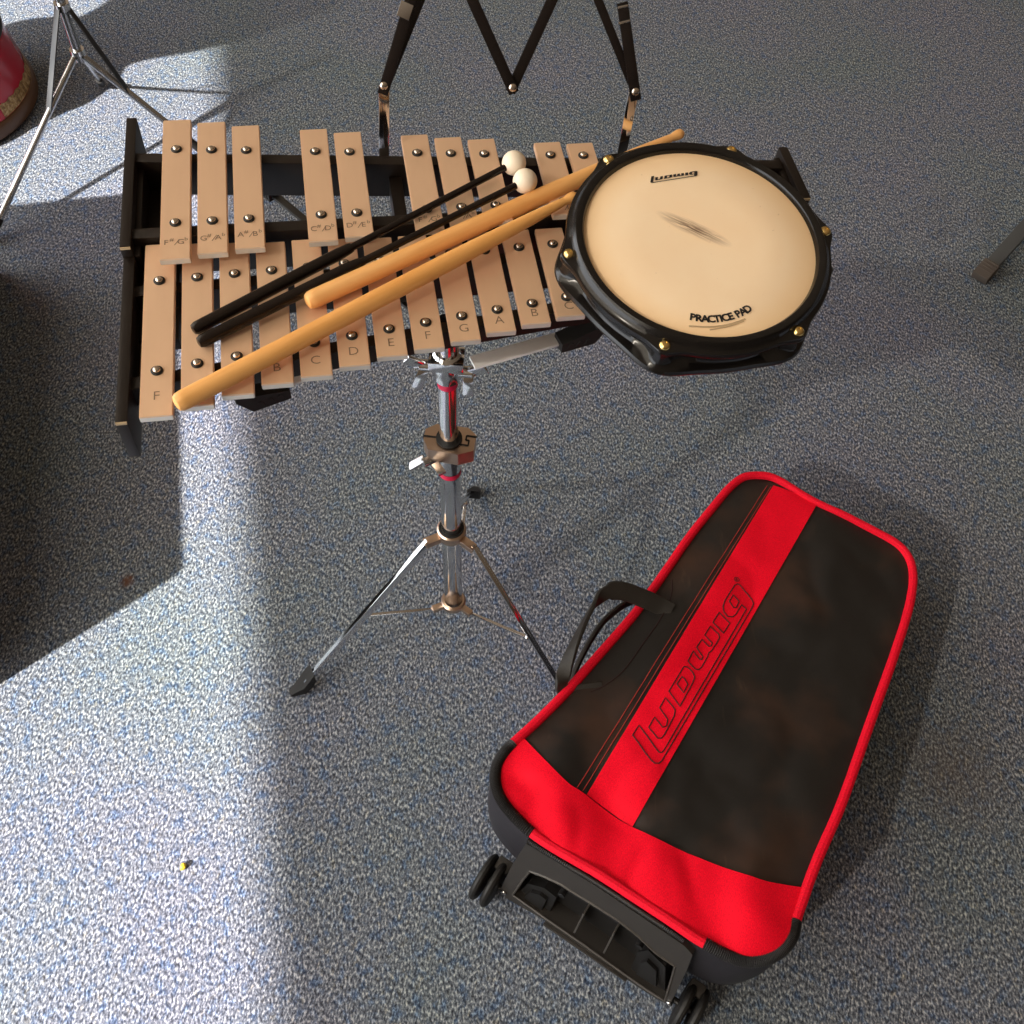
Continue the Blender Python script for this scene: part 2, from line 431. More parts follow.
def tone_bar(i, z, yf, yr, s1, s2, letters):
    x = i*PT; mw = MBELL @ T_(x, (yf+yr)/2, z)
    b = MB(); bm = bmesh.new(); bmesh.ops.create_cube(bm, size=1)
    for v in bm.verts: v.co = V((v.co.x*BW, v.co.y*(yr-yf), v.co.z*BT-BT/2))
    bmesh.ops.bevel(bm, geom=list(bm.edges), offset=.0006, segments=2, affect='EDGES')
    b.bm(bm, mw)
    b.mi = [1 if abs((IB.to_3x3() @ ((b.v[f[1]]-b.v[f[0]]).cross(b.v[f[2]]-b.v[f[0]]))).normalized().y) > .8 else 0 for f in b.f]
    o = build('tone_bar', b, [M['bar'], M['bar_edge']], kit, mw, 50)
    put_screw(o, x, s1, z); put_screw(o, x, s2, z)
    t = MB(); zt = z+.00025
    if len(letters) == 1: text_mesh(t, letters, .0125, MBELL @ T_(x, yf+(s1-yf)*.36, zt), -.0001)
    else:
        a, c = letters.split('/'); yb = yf+(s1-yf)*.40
        text_mesh(t, a[0], .0085, MBELL @ T_(x-.0075, yb, zt)); text_mesh(t, a[1], .006, MBELL @ T_(x-.0028, yb+.004, zt))
        text_mesh(t, '/', .010, MBELL @ T_(x+.0005, yb-.001, zt), 0, .3)
        text_mesh(t, c[0], .0085, MBELL @ T_(x+.0048, yb, zt)); text_mesh(t, c[1], .006, MBELL @ T_(x+.0092, yb+.004, zt))
    build('note_lettering', t, M['engrave'], o, mw, normals=False)
for i in range(19):
    s1 = -.0383+.0043*i; s2 = .0620+.0012*i; yf = interp(nat_front, i) if i < 12 else s1-.0585+.0035*i if False else (interp(nat_front, i) if i < 12 else s1-.022+.0006*(i-11))
    tone_bar(i, 0, yf, s2+(s1-yf)*.97, s1, s2, 'FGABCDEFGABCDEFGABC'[i])
for i, l in ((.5, 'F#/Gb'), (1.5, 'G#/Ab'), (2.5, 'A#/Bb'), (4.5, 'C#/Db'), (5.5, 'D#/Eb'), (7.5, 'F#/Gb'), (8.5, 'G#/Ab'), (9.5, 'A#/Bb'), (11.5, 'C#/Db'), (12.5, 'D#/Eb')):
    tone_bar(i, ACC, interp(acc_front, i), interp(acc_rear, i), .1158-.0002*i, .2153-.0032*i, l)
for i, l in ((14.5, 'F#/Gb'), (15.5, 'G#/Ab'), (16.5, 'A#/Bb')):
    tone_bar(i, ACC, .098+.001*(i-14), .176-.004*(i-14.5), .113, .158-.003*(i-14.5), l)

# ------------------------------------------------------------------ practice pad
n_pad = V((math.sin(math.radians(.7)), math.sin(math.radians(-6.8)), 1)).normalized()
MPAD = MBELL @ frame((.451, .004, .059), n_pad, (1, 0, 0))
pad = empty('practice_pad', MPAD)
tag(pad, 'round black practice pad with cream head, tilted on the right end of the glockenspiel', 'practice pad')
PA0 = math.radians(2)
def pad_bump(th, wd=11):
    b = 0
    for k in range(6):
        d = (th-PA0-k*PI/3+PI) % (2*PI)-PI; b += math.exp(-(math.degrees(d)/wd)**2)
    return b
def ringbody(levels, n=180, cap_top=False, cap_bot=False):
    mb = MB(); vs = []; fs = []
    for (r, amp, z, *wd) in levels:
        for k in range(n):
            th = 2*PI*k/n; R = r+amp*pad_bump(th, wd[0] if wd else 11); vs.append((R*math.cos(th), R*math.sin(th), z))
    for i in range(len(levels)-1):
        for k in range(n): fs.append((i*n+k, i*n+(k+1) % n, (i+1)*n+(k+1) % n, (i+1)*n+k))
    if cap_bot: fs.append(tuple((len(levels)-1)*n+k for k in range(n)))
    if cap_top: fs.append(tuple(range(n)))
    return mb.add(vs, fs, MPAD)
build('pad_hoop', ringbody([(.0982, 0, -.001), (.0985, 0, .0025), (.1000, 0, .0052), (.1030, 0, .0066), (.1060, 0, .0062), (.1080, 0, .0040), (.1092, 0, .0010),
                        (.1112, .0035, -.0005, 6), (.1128, .0062, -.0012, 6), (.1134, .0068, -.0032, 6), (.1130, .0068, -.0062, 6), (.1115, .006, -.0082, 6), (.108, .005, -.0088, 7)]), M['black_gloss'], pad)
build('pad_shell', ringbody([(.1065, .0105, -.0065, 6), (.1040, .0128, -.010, 5.5), (.1036, .0132, -.020, 6), (.1055, .0125, -.0235, 8), (.1100, .0100, -.0252, 13), (.1112, .0098, -.0280, 13), (.1106, .0095, -.0305, 13), (.108, .009, -.0318, 13)], cap_bot=True), M['black_gloss'], pad)
hd = MB(); hd.lathe([(.0987, -.0015), (.0987, .0006), (.0980, .0010), (.05, .0011), (.0005, .0011)], 96, MPAD)
build('pad_head', hd, M['head'], pad)
for k in range(6):
    th = PA0+k*PI/3; s = MB(); T = MPAD @ T_(.1128*math.cos(th), .1128*math.sin(th), -.0012)
    s.lathe([(.0050, 0), (.0050, .0012), (.0042, .0028), (.0026, .0040), (.0012, .0042), (.0011, .0034), (.0002, .0034)], 20, T)
    build('tension_screw', s, M['brass'], pad)

# ------------------------------------------------------------------ the trolley bag: surveyed outline on its sloping top
near_mid = V((.166, .317)); bag_a = V((.497, .868)); bag_a.normalize()
ZN, SLOPE = .190, -.100
pl_p = V((near_mid.x, near_mid.y, ZN)); pl_n = V((-SLOPE*bag_a.x, -SLOPE*bag_a.y, 1)).normalized()
def bt(u, v):
    P = on_plane(u, v, pl_p, pl_n); return V((P.x, P.y))
def plane_z(p): return ZN+SLOPE*((V((p[0], p[1]))-near_mid).dot(bag_a))
out_px = [('p', 741, 476), ('p', 760, 474), ('p', 779, 479), ('p', 812, 499), ('p', 854, 519), ('p', 892, 539), ('p', 909, 555), ('p', 916, 577), ('p', 912, 610), ('p', 896, 662), ('p', 873, 727), ('p', 845, 807), ('p', 821, 863), ('p', 806, 905), ('z', 800, 923),
          ('z', 797, 938), ('z', 787, 953), ('z', 769, 964), ('z', 747, 967), ('z', 726, 961), ('p', 702, 948), ('p', 686, 938), ('p', 655, 917), ('p', 597, 879), ('p', 558, 856), ('z', 529, 837),
          ('z', 510, 819), ('z', 497, 802), ('z', 491, 784), ('z', 492, 767), ('z', 499, 753), ('p', 510, 741), ('p', 536, 717), ('p', 561, 692), ('p', 601, 647), ('p', 633, 610), ('p', 662, 570), ('p', 685, 537), ('p', 713, 502), ('p', 727, 486)]
ctrl = [bt(u, v) for _, u, v in out_px]; kinds = [k for k, _, _ in out_px]
def catmull(P, closed=True, sub=6):
    n = len(P); out = []
    for i in range(n if closed else n-1):
        g = (lambda j: P[j % n]) if closed else (lambda j: P[max(0, min(n-1, j))])
        a, b, c, d = g(i-1), g(i), g(i+1), g(i+2)
        for k in range(sub):
            t = k/sub
            out.append(.5*((2*b)+(c-a)*t+(2*a-5*b+4*c-d)*t*t+(3*b-a-3*c+d)*t**3))
    if not closed: out.append(P[-1])
    return out
OUT = catmull(ctrl, True, 6); OK = [kinds[i//6] for i in range(len(OUT))]
cen = sum(OUT, V((0, 0)))/len(OUT)
def inset(P, d):
    n = len(P); r = []
    for i in range(n):
        t = (P[(i+1) % n]-P[i-1]).normalized(); q = V((-t.y, t.x))
        if q.dot(cen-P[i]) < 0: q = -q
        r.append(P[i]+q*d)
    return r
def seg_d(p, a, b):
    ab = b-a; t = max(0, min(1, (p-a).dot(ab)/max(ab.length_squared, 1e-12))); return (p-a-ab*t).length
def edge_d(p): return min(seg_d(p, OUT[i], OUT[(i+1) % len(OUT)]) for i in range(0, len(OUT)))
def inside(p, P):
    c = False; n = len(P)
    for i in range(n):
        a, b = P[i], P[(i+1) % n]
        if (a.y > p.y) != (b.y > p.y) and p.x < (b.x-a.x)*(p.y-a.y)/(b.y-a.y)+a.x: c = not c
    return c
def dome(p):
    d = edge_d(p); k = 1-math.exp(-d/.035)
    s = (p-near_mid).dot(bag_a); w_ = (p-near_mid).dot(V((bag_a.y, -bag_a.x)))
    h = .010*k
    h += k*.0085*noise.noise(V((s*8+3.1, w_*11+1.7, .3)))+k*.0018*noise.noise(V((s*26, w_*30, 2.2)))
    h -= k*.006*max(0, .22-abs(noise.noise(V((s*7+9.2, w_*9+4.4, 7.1)))))*2.2
    if s < .16: h += -.007*k*max(0, .16-abs(noise.noise(V((s*9+1.3, w_*13+2.2, 3.7)))))*4*(1-s/.16); h += .0065*k*math.sin(w_*48+s*24+2*noise.noise(V((s*10, w_*10, 5))))*(1-s/.16)          # soft folds of the lower flap
    return h
def top_z(p, off=0): return plane_z(p)+dome(p)+off
def panel(poly, off, step=.011, holes=()):
    poly = [V(p) for p in poly]
    x0 = min(p.x for p in poly); x1 = max(p.x for p in poly); y0 = min(p.y for p in poly); y1 = max(p.y for p in poly)
    pts = list(poly); n = len(poly); edges = [(i, (i+1) % n) for i in range(n)]
    for h in holes:
        b0 = len(pts); pts += [V(p) for p in h]; edges += [(b0+i, b0+(i+1) % len(h)) for i in range(len(h))]
    y = y0; r = 0
    while y < y1:
        x = x0+(step/2 if r % 2 else 0)
        while x < x1:
            p = V((x, y))
            if inside(p, poly) and min(seg_d(p, poly[i], poly[(i+1) % n]) for i in range(n)) > step*.35: pts.append(p)
            x += step
        y += step*.87; r += 1
    vs, es, fs, *_ = delaunay_2d_cdt(pts, edges, [], 1, 1e-6)
    mb = MB(); keep = []
    for f in fs:
        c = sum((vs[i] for i in f), V((0, 0)))/len(f)
        if any(inside(c, [V(p) for p in h]) for h in holes): continue
        keep.append(tuple(f))
    mb.add([(p.x, p.y, top_z(p, off)) for p in vs], keep)
    return mb

def bt2(u, v):
    P = bt(u, v)
    for _ in range(4):
        d_ = ray(u, v); z_ = top_z(P); Q = CAM+d_*((z_-CAM_H)/d_.z); P = V((Q.x, Q.y))
    return P
bag = empty('trolley_bag', T_(cen.x, cen.y, 0))
tag(bag, 'black and red wheeled trolley bag lying flat on the carpet', 'bag')
# body
b = MB(); n = len(OUT); rings = []
for (fz, off) in ((1.0, .005), (.93, .001), (.8, -.001), (.55, -.002), (.35, .000), (.22, .010), (.13, .026), (.085, .05)):
    ring = inset(OUT, off)
    rings.append([(p.x, p.y, (plane_z(p)-.006)*fz) for p in ring])
vs = [p for r_ in rings for p in r_]; fs = []
for i in range(len(rings)-1):
    for k in range(n): fs.append((i*n+k, i*n+(k+1) % n, (i+1)*n+(k+1) % n, (i+1)*n+k))
fs.append(tuple((len(rings)-1)*n+k for k in range(n))); b.add(vs, fs)
build('bag_body', b, M['bag_side'], bag)
build('top_panel', panel(inset(OUT, .005)[::2], 0, .007), M['bag_black'], bag)
# piping and zip, each run its own part
INN = inset(OUT, .0055)
def runs(kind):
    n = len(OK); st = next(i for i in range(n) if OK[i] == kind and OK[i-1] != kind); r = []; cur = []
    for k in range(n+1):
        i = (st+k) % n
        if k < n and OK[i] == kind: cur.append(i)
        elif cur:
            r.append(cur+[(cur[-1]+1) % n]); cur = []
    return r
for run in runs('p'):
    pp = MB(); pts = [(INN[i].x, INN[i].y, plane_z(INN[i])+.003+.0012*noise.noise(V((INN[i].x*40, INN[i].y*40, 0)))) for i in run]
    pp.tube(pts, .0062, 10); build('piping', pp, M['pipe'], bag)
for run in runs('z'):
    pts = [V((INN[i].x, INN[i].y, plane_z(INN[i])+.002)) for i in run]
    fine = catmull(pts, False, 4)
    zz = MB(); zz.tube(fine, .0070, 10, radii=[.0074 if k % 2 else .0060 for k in range(len(fine))]); build('zipper', zz, M['zip'], bag, sharp=60)
# zipper tape below the front piping: fine teeth
tr_ = [i for i in range(len(OUT)) if (21*6) <= i <= (25*6)]
zz = MB(); pts = [V((inset(OUT, -.002)[i].x, inset(OUT, -.002)[i].y, plane_z(OUT[i])-.006)) for i in tr_]
fine = catmull(pts, False, 6); zz.tube(fine, .0032, 8, radii=[.0034 if k % 2 else .0026 for k in range(len(fine))]); build('zipper', zz, M['zip'], bag, sharp=60)
# red stripe and lower red flap
def pxl(L): return [bt2(u, v) for u, v in L]
def subdiv(P, closed, k=6):
    n = len(P); o = []
    for i in range(n if closed else n-1):
        kk = max(1, math.ceil((P[(i+1) % n]-P[i]).length/.006))
        for j in range(kk): o.append(P[i].lerp(P[(i+1) % n], j/kk))
    if not closed: o.append(P[-1])
    return o
stripe = subdiv(pxl([(773, 486), (586.5, 795), (609, 812), (632, 827.5), (816, 506), (795, 494)]), True, 6)
build('red_stripe', panel(stripe, .0020, .0065), M['red'], bag, label='red stripe with black outlined lettering')
curve = catmull(pxl([(519, 735), (523.5, 738.6), (550, 766), (569, 784.5), (585, 795), (630, 827), (676, 849), (722.6, 868), (760, 880), (785, 885.5), (809, 889)]), False, 4)
ins = inset(OUT, .0055)
i0 = min(range(len(OUT)), key=lambda i: (ins[i]-curve[-1]).length); i1 = min(range(len(OUT)), key=lambda i: (ins[i]-curve[0]).length)
arc = []; i = i0
while i != i1: arc.append(ins[i]); i = (i+1) % len(OUT)
arc.append(ins[i1])
build('red_flap', panel(curve+arc, .0034, .0065), M['red'], bag, label='red lower flap of the bag top')
def thread(L, r, m, off, name, sub=10, lab=None):
    mb = MB()
    for P, closed in L:
        q = subdiv(P, closed, sub); mb.tube([(p.x, p.y, top_z(p, off)) for p in q], r, 6, closed=closed)
    return build(name, mb, m, bag, label=lab)
thread([(pxl([(767, 486), (577, 788)]), False), (pxl([(770.8, 487), (582.5, 791.5)]), False)], .0005, M['thread_red'], .0010, 'stitching', 40)
thread([(catmull(pxl([(672, 580), (671, 596), (661, 618), (642, 645), (623, 671), (604, 686), (590, 692)]), False, 5), False)], .0007, M['thread_black'], .0006, 'seam', 2)
z1 = lambda L: [(625+u*.09766, 670+v*.09766) for u, v in L]; z2 = lambda L: [(665+u*.09766, 570+v*.09766) for u, v in L]
glyphs = {
 'L': z1([(140, 572), (75, 675), (265, 930), (300, 960), (345, 962), (375, 935)])+z2([(890, 390), (902, 350), (885, 310), (765, 165), (740, 150), (710, 165), (610, 320), (590, 380), (600, 440), (640, 485), (690, 488), (720, 465), (780, 365), (830, 410)])+z1([(395, 830), (375, 850), (345, 850)]),
 'Gc': z2([(695, 262), (655, 330), (700, 395), (725, 395), (755, 330)]),
 'I': z2([(550, 442), (487, 545), (595, 655), (660, 555)]),
 'W': z2([(460, 585), (545, 665), (555, 700), (530, 750), (470, 840), (445, 855), (430, 900), (370, 1005), (340, 1030), (305, 1020), (232, 940), (287, 838), (350, 920), (372, 925), (385, 895), (320, 800), (375, 718), (445, 790), (470, 785), (480, 755), (403, 675)]),
 'D': z1([(600, -28), (640, -20), (690, 30), (710, 80), (690, 140), (560, 380), (447, 225)]),
 'Dc': z1([(580, 75), (528, 150), (597, 240), (640, 155), (610, 100)]),
 'U': z1([(410, 292), (352, 395), (435, 515), (420, 580), (385, 595), (300, 490), (240, 595), (330, 705), (370, 705), (400, 670), (500, 480), (510, 420), (490, 385)]),
}
G2 = {k: pxl(v) for k, v in glyphs.items()}
rc = bt2(736.3, 580.2)
rl = [([rc+V((math.cos(a), math.sin(a)))*.0035 for a in [2*PI*k/14 for k in range(14)]], True),
      ([rc+V((-.001, -.0018)), rc+V((-.001, .0018)), rc+V((.0012, .001)), rc+V((-.0008, 0)), rc+V((.0014, -.0018))], False)]
thread([(G2[k], True) for k in G2], .00080, M['thread_black'], .0024, 'logo_lettering', 4, 'black outlined lettering on the red stripe')
thread(rl, .0004, M['thread_black'], .0026, 'trademark_lettering', 2)
# handle: padded webbing loop and its partner below
def px3(L): return [on_plane(u, v, V((0, 0, z)), V((0, 0, 1))) for u, v, z in L]
hp = catmull(px3([(671, 612, .168), (660, 606, .172), (640, 597, .186), (622, 591, .198), (608, 592, .203), (596, 602, .203), (584, 623, .203), (572, 650, .200), (563, 676, .192), (562, 688, .182), (572, 692, .176), (590, 690, .175), (602, 688, .174)]), False, 6)
hb = MB(); nh = len(hp)
vs = []; fs = []; NK = 10
for i, p in enumerate(hp):
    t = (hp[min(i+1, nh-1)]-hp[max(i-1, 0)]).normalized()
    side = V((bag_a.x, bag_a.y, .35)); side = (side-t*side.dot(t)).normalized(); nn = t.cross(side)
    f_ = i/(nh-1); wdt = .0125 if f_ < .33 else .0095
    for k in range(NK):
        a = 2*PI*k/NK; ca, sa = math.cos(a), math.sin(a)
        sq = lambda q: math.copysign(abs(q)**.55, q)
        vs.append(p+side*wdt*sq(ca)+nn*.0032*sq(sa))
for i in range(nh-1):
    for k in range(NK): fs.append((i*NK+k, i*NK+(k+1) % NK, (i+1)*NK+(k+1) % NK, (i+1)*NK+k))
fs += [tuple(range(NK)), tuple((nh-1)*NK+k for k in range(NK))]
hb.add(vs, fs); build('carry_handle', hb, M['webbing'], bag, sharp=50)
h2 = MB(); h2.tube(catmull(px3([(634, 600, .145), (622, 606, .15), (605, 620, .155), (592, 638, .155), (580, 660, .15), (572, 678, .14), (566, 690, .13)]), False, 5), .01, 10, flat=(.004, .0095))
build('carry_handle', h2, M['webbing'], bag)
# moulded plastic wheel tray on the front
T1 = V((.042, .322, .180)); T2 = V((.227, .218, .180)); B1 = V((.0245, .297, .028))
ud = (T2-T1); ud.z = 0; ud.normalize(); fn = ud.cross(B1-T1).normalized()
if fn.y > 0: fn = -fn
fup = fn.cross(ud); fup = fup if fup.z > 0 else -fup
O3 = T1.copy()
TR = Matrix(((ud.x, fup.x, fn.x, O3.x), (ud.y, fup.y, fn.y, O3.y), (ud.z, fup.z, fn.z, O3.z), (0, 0, 0, 1)))
ITR = TR.inverted()
def fp(u, v, d=0.):
    q = ITR @ on_plane(u, v, O3+fn*d, fn); return V((q.x, q.y))
cz = lambda L, d=0.: [fp(500+u*.2148, 860+v*.2148, d) for u, v in L]
outer = [fp(528, 841), fp(558, 859), fp(597, 883), fp(655, 922), fp(686, 943), fp(694, 952), fp(688, 968), fp(676, 992), fp(671, 1003)]+cz([(690, 605), (600, 545), (410, 408), (215, 268), (35, 165)])+[fp(502, 887), fp(514, 862)]
hole = catmull(cz([(148, 40), (215, 65), (290, 100), (360, 145), (450, 200), (560, 270), (650, 340), (735, 420), (822, 480), (800, 560), (775, 640), (690, 590), (590, 520), (410, 390), (225, 262), (68, 150), (110, 85)]), True, 1)
def flat_panel(poly, holes, d):
    pts = [V(p) for p in poly]; edges = [(i, (i+1) % len(poly)) for i in range(len(poly))]
    for h in holes:
        b0 = len(pts); pts += list(h); edges += [(b0+i, b0+(i+1) % len(h)) for i in range(len(h))]
    vs, es, fs, *_ = delaunay_2d_cdt(pts, edges, [], 1, 1e-6)
    keep = [tuple(f) for f in fs if not any(inside(sum((vs[i] for i in f), V((0, 0)))/len(f), h) for h in holes)]
    return [(p.x, p.y, d) for p in vs], keep
tr = MB()
vs, fs = flat_panel(outer, [hole], .004); tr.add(vs, fs, TR)
def wall(mb, poly, d0, d1):
    k = len(poly); mb.add([(p[0], p[1], d0) for p in poly]+[(p[0], p[1], d1) for p in poly], [(i, (i+1) % k, k+(i+1) % k, k+i) for i in range(k)], TR)
wall(tr, outer, .004, -.03); wall(tr, hole, .004, -.026)
trayo = build('wheel_tray', tr, M['plastic'], bag, sharp=40)
rim = MB(); rim.tube([TR @ V((p.x, p.y, .004)) for p in hole], .0017, 6, closed=True); build('tray_rim', rim, M['plastic_highlight'], trayo)
bk = MB(); bk.add([(p.x, p.y, -.0235) for p in hole], [tuple(range(len(hole)))], TR); build('tray_back', bk, M['plastic_dark'], trayo)
for (a, c) in (((395, 240), (350, 330)), ((535, 330), (487, 425))):
    p, q = cz([a, c]); r_ = MB(); r_.bar(V((p.x, p.y, -.010)), V((q.x, q.y, -.010)), .0022, .026, (0, 0, 1), TR); build('rib', r_, M['plastic_highlight'], trayo)
for poly in ([(130, 110), (205, 130), (262, 175), (222, 262), (75, 160)], [(640, 430), (690, 420), (770, 500), (768, 632), (600, 525)]):
    r_ = MB(); q = cz(poly, -.006); k = len(q)
    r_.add([(p.x, p.y, -.006) for p in q]+[(p.x, p.y, -.0235) for p in q], [tuple(range(k))]+[(i, (i+1) % k, k+(i+1) % k, k+i) for i in range(k)], TR)
    c0 = sum(q, V((0, 0)))/k; s_ = [c0+(p-c0)*.55 for p in q]
    r_.add([(p.x, p.y, -.006) for p in s_]+[(p.x, p.y, -.001) for p in s_], [tuple(range(k, 2*k))]+[(i, (i+1) % k, k+(i+1) % k, k+i) for i in range(k)], TR)
    build('foot_block', r_, M['plastic_dark'], trayo)
for (u, v) in ((295, 148), (655, 385)):
    q = cz([(u, v)], -.01)[0]; r_ = MB(); r_.lathe([(.0045, -.0235), (.0045, -.012), (.002, -.012)], 14, TR @ T_(q.x, q.y, .008)); build('peg', r_, M['plastic_dark'], trayo)
p, q = cz([(215, 275), (600, 540)]); r_ = MB(); r_.bar(V((p.x, p.y-.001, .002)), V((q.x, q.y-.001, .002)), .004, .012, (0, 0, 1), TR, .001); build('bottom_bar', r_, M['plastic'], trayo)
for (u, v) in ((28, 135), (795, 650)):
    q = cz([(u, v)])[0]; r_ = MB(); r_.lathe([(.0042, .003), (.0042, .0062), (.0034, .0072), (.0015, .0072), (.0012, .0060), (.0003, .0060)], 16, TR @ T_(q.x, q.y, 0)); build('tray_screw', r_, M['chrome_flat'], trayo)
# wheels
WR = .032
wl0 = un(487, 893, .012); cL = V((.0085, .3050, WR)); cR0 = V((.2475, .1765, WR))
axis = ud.copy()
for ci, c in enumerate((cL, cR0)):
    for o_ in ((-.015, .001) if ci == 0 else (-.004, .013)):
        w_ = MB(); T = frame(c+axis*o_, axis)
        w_.lathe([(.010, -.0058), (.022, -.0058), (.0275, -.0054), (.0308, -.0032), (.032, 0), (.0308, .0032), (.0275, .0054), (.022, .0058), (.010, .0058)], 40, T)
        build('wheel', w_, M['rubber'], bag)
    w_ = MB(); w_.tube([c-axis*.020, c+axis*.018], .004, 10); build('axle', w_, M['plastic_dark'], bag)
    br = MB(); c2 = c+V((-fn.x*.022, -fn.y*.022, .016))
    br.bar(c2-axis*.010, c2+axis*.010, .018, .010, (0, 0, 1), None, .003); build('wheel_bracket', br, M['plastic'], bag)

# pad printing: the outlined logo filled, and the curved words
lb = MB()
base0 = bt(625+345*.09766, 670+962*.09766); base1 = bt(665+890*.09766, 570+390*.09766)
bx = (base1-base0); LL = bx.length; bx.normalize(); by = V((-bx.y, bx.x))
def loc(p): d = p-base0; return V((d.dot(bx)/LL, d.dot(by)/LL))
pa, pb = V((-.0287, .0655)), V((.0123, .0706))
px_ = (pb-pa); PL = px_.length; px_.normalize(); py_ = V((-px_.y, px_.x))
def to_pad(p): q = loc(p); return pa+px_*(q.x+.02+q.y*.05)*PL+py_*q.y*PL*1.05
for nm, cnt in (('L', 'Gc'), ('D', 'Dc'), ('U', None), ('W', None), ('I', None)):
    poly = [to_pad(p) for p in G2[nm]]; hs = [[to_pad(p) for p in G2[cnt]]] if cnt else []
    pts = list(poly); edges = [(i, (i+1) % len(poly)) for i in range(len(poly))]
    for h in hs:
        b0 = len(pts); pts += h; edges += [(b0+i, b0+(i+1) % len(h)) for i in range(len(h))]
    vs, es, fs, *_ = delaunay_2d_cdt(pts, edges, [], 1, 1e-9)
    keep = [tuple(f) for f in fs if not any(inside(sum((vs[i] for i in f), V((0, 0)))/len(f), h) for h in hs)]
    lb.add([(p.x, p.y, .0017) for p in vs], keep, MPAD)
build('logo_lettering', lb, M['ink'], pad, normals=False)
wd = MB(); s = 'PRACTICE PAD'
wid = {'P': .66, 'R': .70, 'A': .70, 'C': .70, 'T': .60, 'I': .32, 'E': .62, ' ': .30, 'D': .72}
tot = sum(wid[c] for c in s); RT = .060; a0 = math.radians(-112); a1 = a0+.0570/RT; acc_ = 0; ccx, ccy = -.0285-RT*math.cos(a0), -.0782-RT*math.sin(a0)
for c in s:
    a = a0+(a1-a0)*(acc_+wid[c]/2)/tot; acc_ += wid[c]
    if c != ' ':
        text_mesh(wd, c, .0094, MPAD @ T_(ccx+RT*math.cos(a), ccy+RT*math.sin(a), .0017) @ Matrix.Rotation(a+PI/2, 4, 'Z'), .00036)
build('word_lettering', wd, M['ink'], pad, normals=False)
sm = MB()
def smear(P, w0):
    P = catmull([V((*p, .00155)) for p in P], False, 6); k = len(P)
    sm.tube(P, .001, 6, MPAD, flat=(w0, .0002), upv=(0, 0, 1))
smear([(-.030, -.0845), (-.012, -.0868), (.004, -.0855), (.018, -.0815)], .0008); smear([(-.014, -.0895), (.002, -.0875), (.016, -.0835)], .0006)
build('smudge', sm, M['smudge'], pad)

# ------------------------------------------------------------------ drumsticks and mallets
def stick_mesh(L):
    prof = [(.0034, 0), (.0062, .0012), (.0076, .0040), (.0080, .008), (.0080, L*.62), (.0072, L*.74), (.0054, L*.88), (.0040, L*.955), (.0036, L*.966), (.0044, L*.974), (.0050, L*.984), (.0046, L*.993), (.0026, L*.999), (.0006, L)]
    return prof
def put_stick(a, b, m, label):
    a, b = MBELL @ V(a), MBELL @ V(b); T = frame(a, b-a)
    s = MB(); s.lathe(stick_mesh((b-a).length), 28, T)
    o = build('drumstick', s, m, None, T); return tag(o, label, 'drumstick', 'drumsticks on the glockenspiel')
p = bl(306.5, 303, .009); q = bl(683, 133, .020)
put_stick((p.x, p.y, .0100), (q.x, q.y, .0205), M['stick'], 'wooden drumstick running under the practice pad, its tip showing behind the pad')
p = bl(175.5, 405.5, .0075); q = bl(577, 194, .0245)
put_stick((p.x, p.y, .0090), (q.x, q.y, .0235), M['stick2'], 'wooden drumstick lying nearest the front across the bars, its tip touching the pad rim')
def put_mallet(a, b, label):
    a, b = MBELL @ V(a), MBELL @ V(b); d = (b-a); L = d.length; T = frame(a, d)
    r = empty('mallet', T); tag(r, label, 'mallet', 'mallets on the glockenspiel')
    s = MB(); s.lathe([(.0020, .098), (.0032, .099), (.0032, L-.002), (.001, L)], 20, T); build('shaft', s, M['mallet_black'], r)
    s = MB(); s.lathe([(.0020, 0), (.0042, .0008), (.0054, .004), (.0056, .010), (.0054, .140), (.0046, .152), (.0040, .155), (.003, .155)], 20, T); build('grip', s, M['mallet_black'], r)
    s = MB(); s.sphere((0, 0, L), .0112, T, 28); build('bead', s, M['bead'], r, label='round cream bead')
p = bl(192.5, 331, .005); q = bl(514, 163, .0262)
put_mallet((p.x, p.y, .0060), (q.x, q.y, .0262), 'black mallet lying farther back on the bars, its cream bead further from the drumsticks')
p = bl(198, 344, .005); q = bl(525, 181, .0262)
put_mallet((p.x, p.y, .0060), (q.x, q.y, .0262), 'black mallet lying nearer the drumsticks, its cream bead touching the upper stick')

# ------------------------------------------------------------------ folding music rack on the rear rail
def B3(u, v, z): q = bl(u, v, z); return q
rack = empty('music_rack', MBELL @ T_(.32, .215, .0))
tag(rack, 'folding black lattice music rack standing on the back rail of the glockenspiel', 'music rack')
PL_, PR_ = bl(384, 90, .075), bl(633, 94, .075)
BL_, BR_ = bl(384, 157, .004), bl(622, 152, .004)
for a, c in ((BL_, PL_), (BR_, PR_)):
    s = MB(); ax = (c-a).normalized()
    s.bar(a-ax*.02, c+ax*.004, .0095, .0022, (0, 1, 0), MBELL, .0004); build('post', s, M['chrome'], rack, label='chrome post')
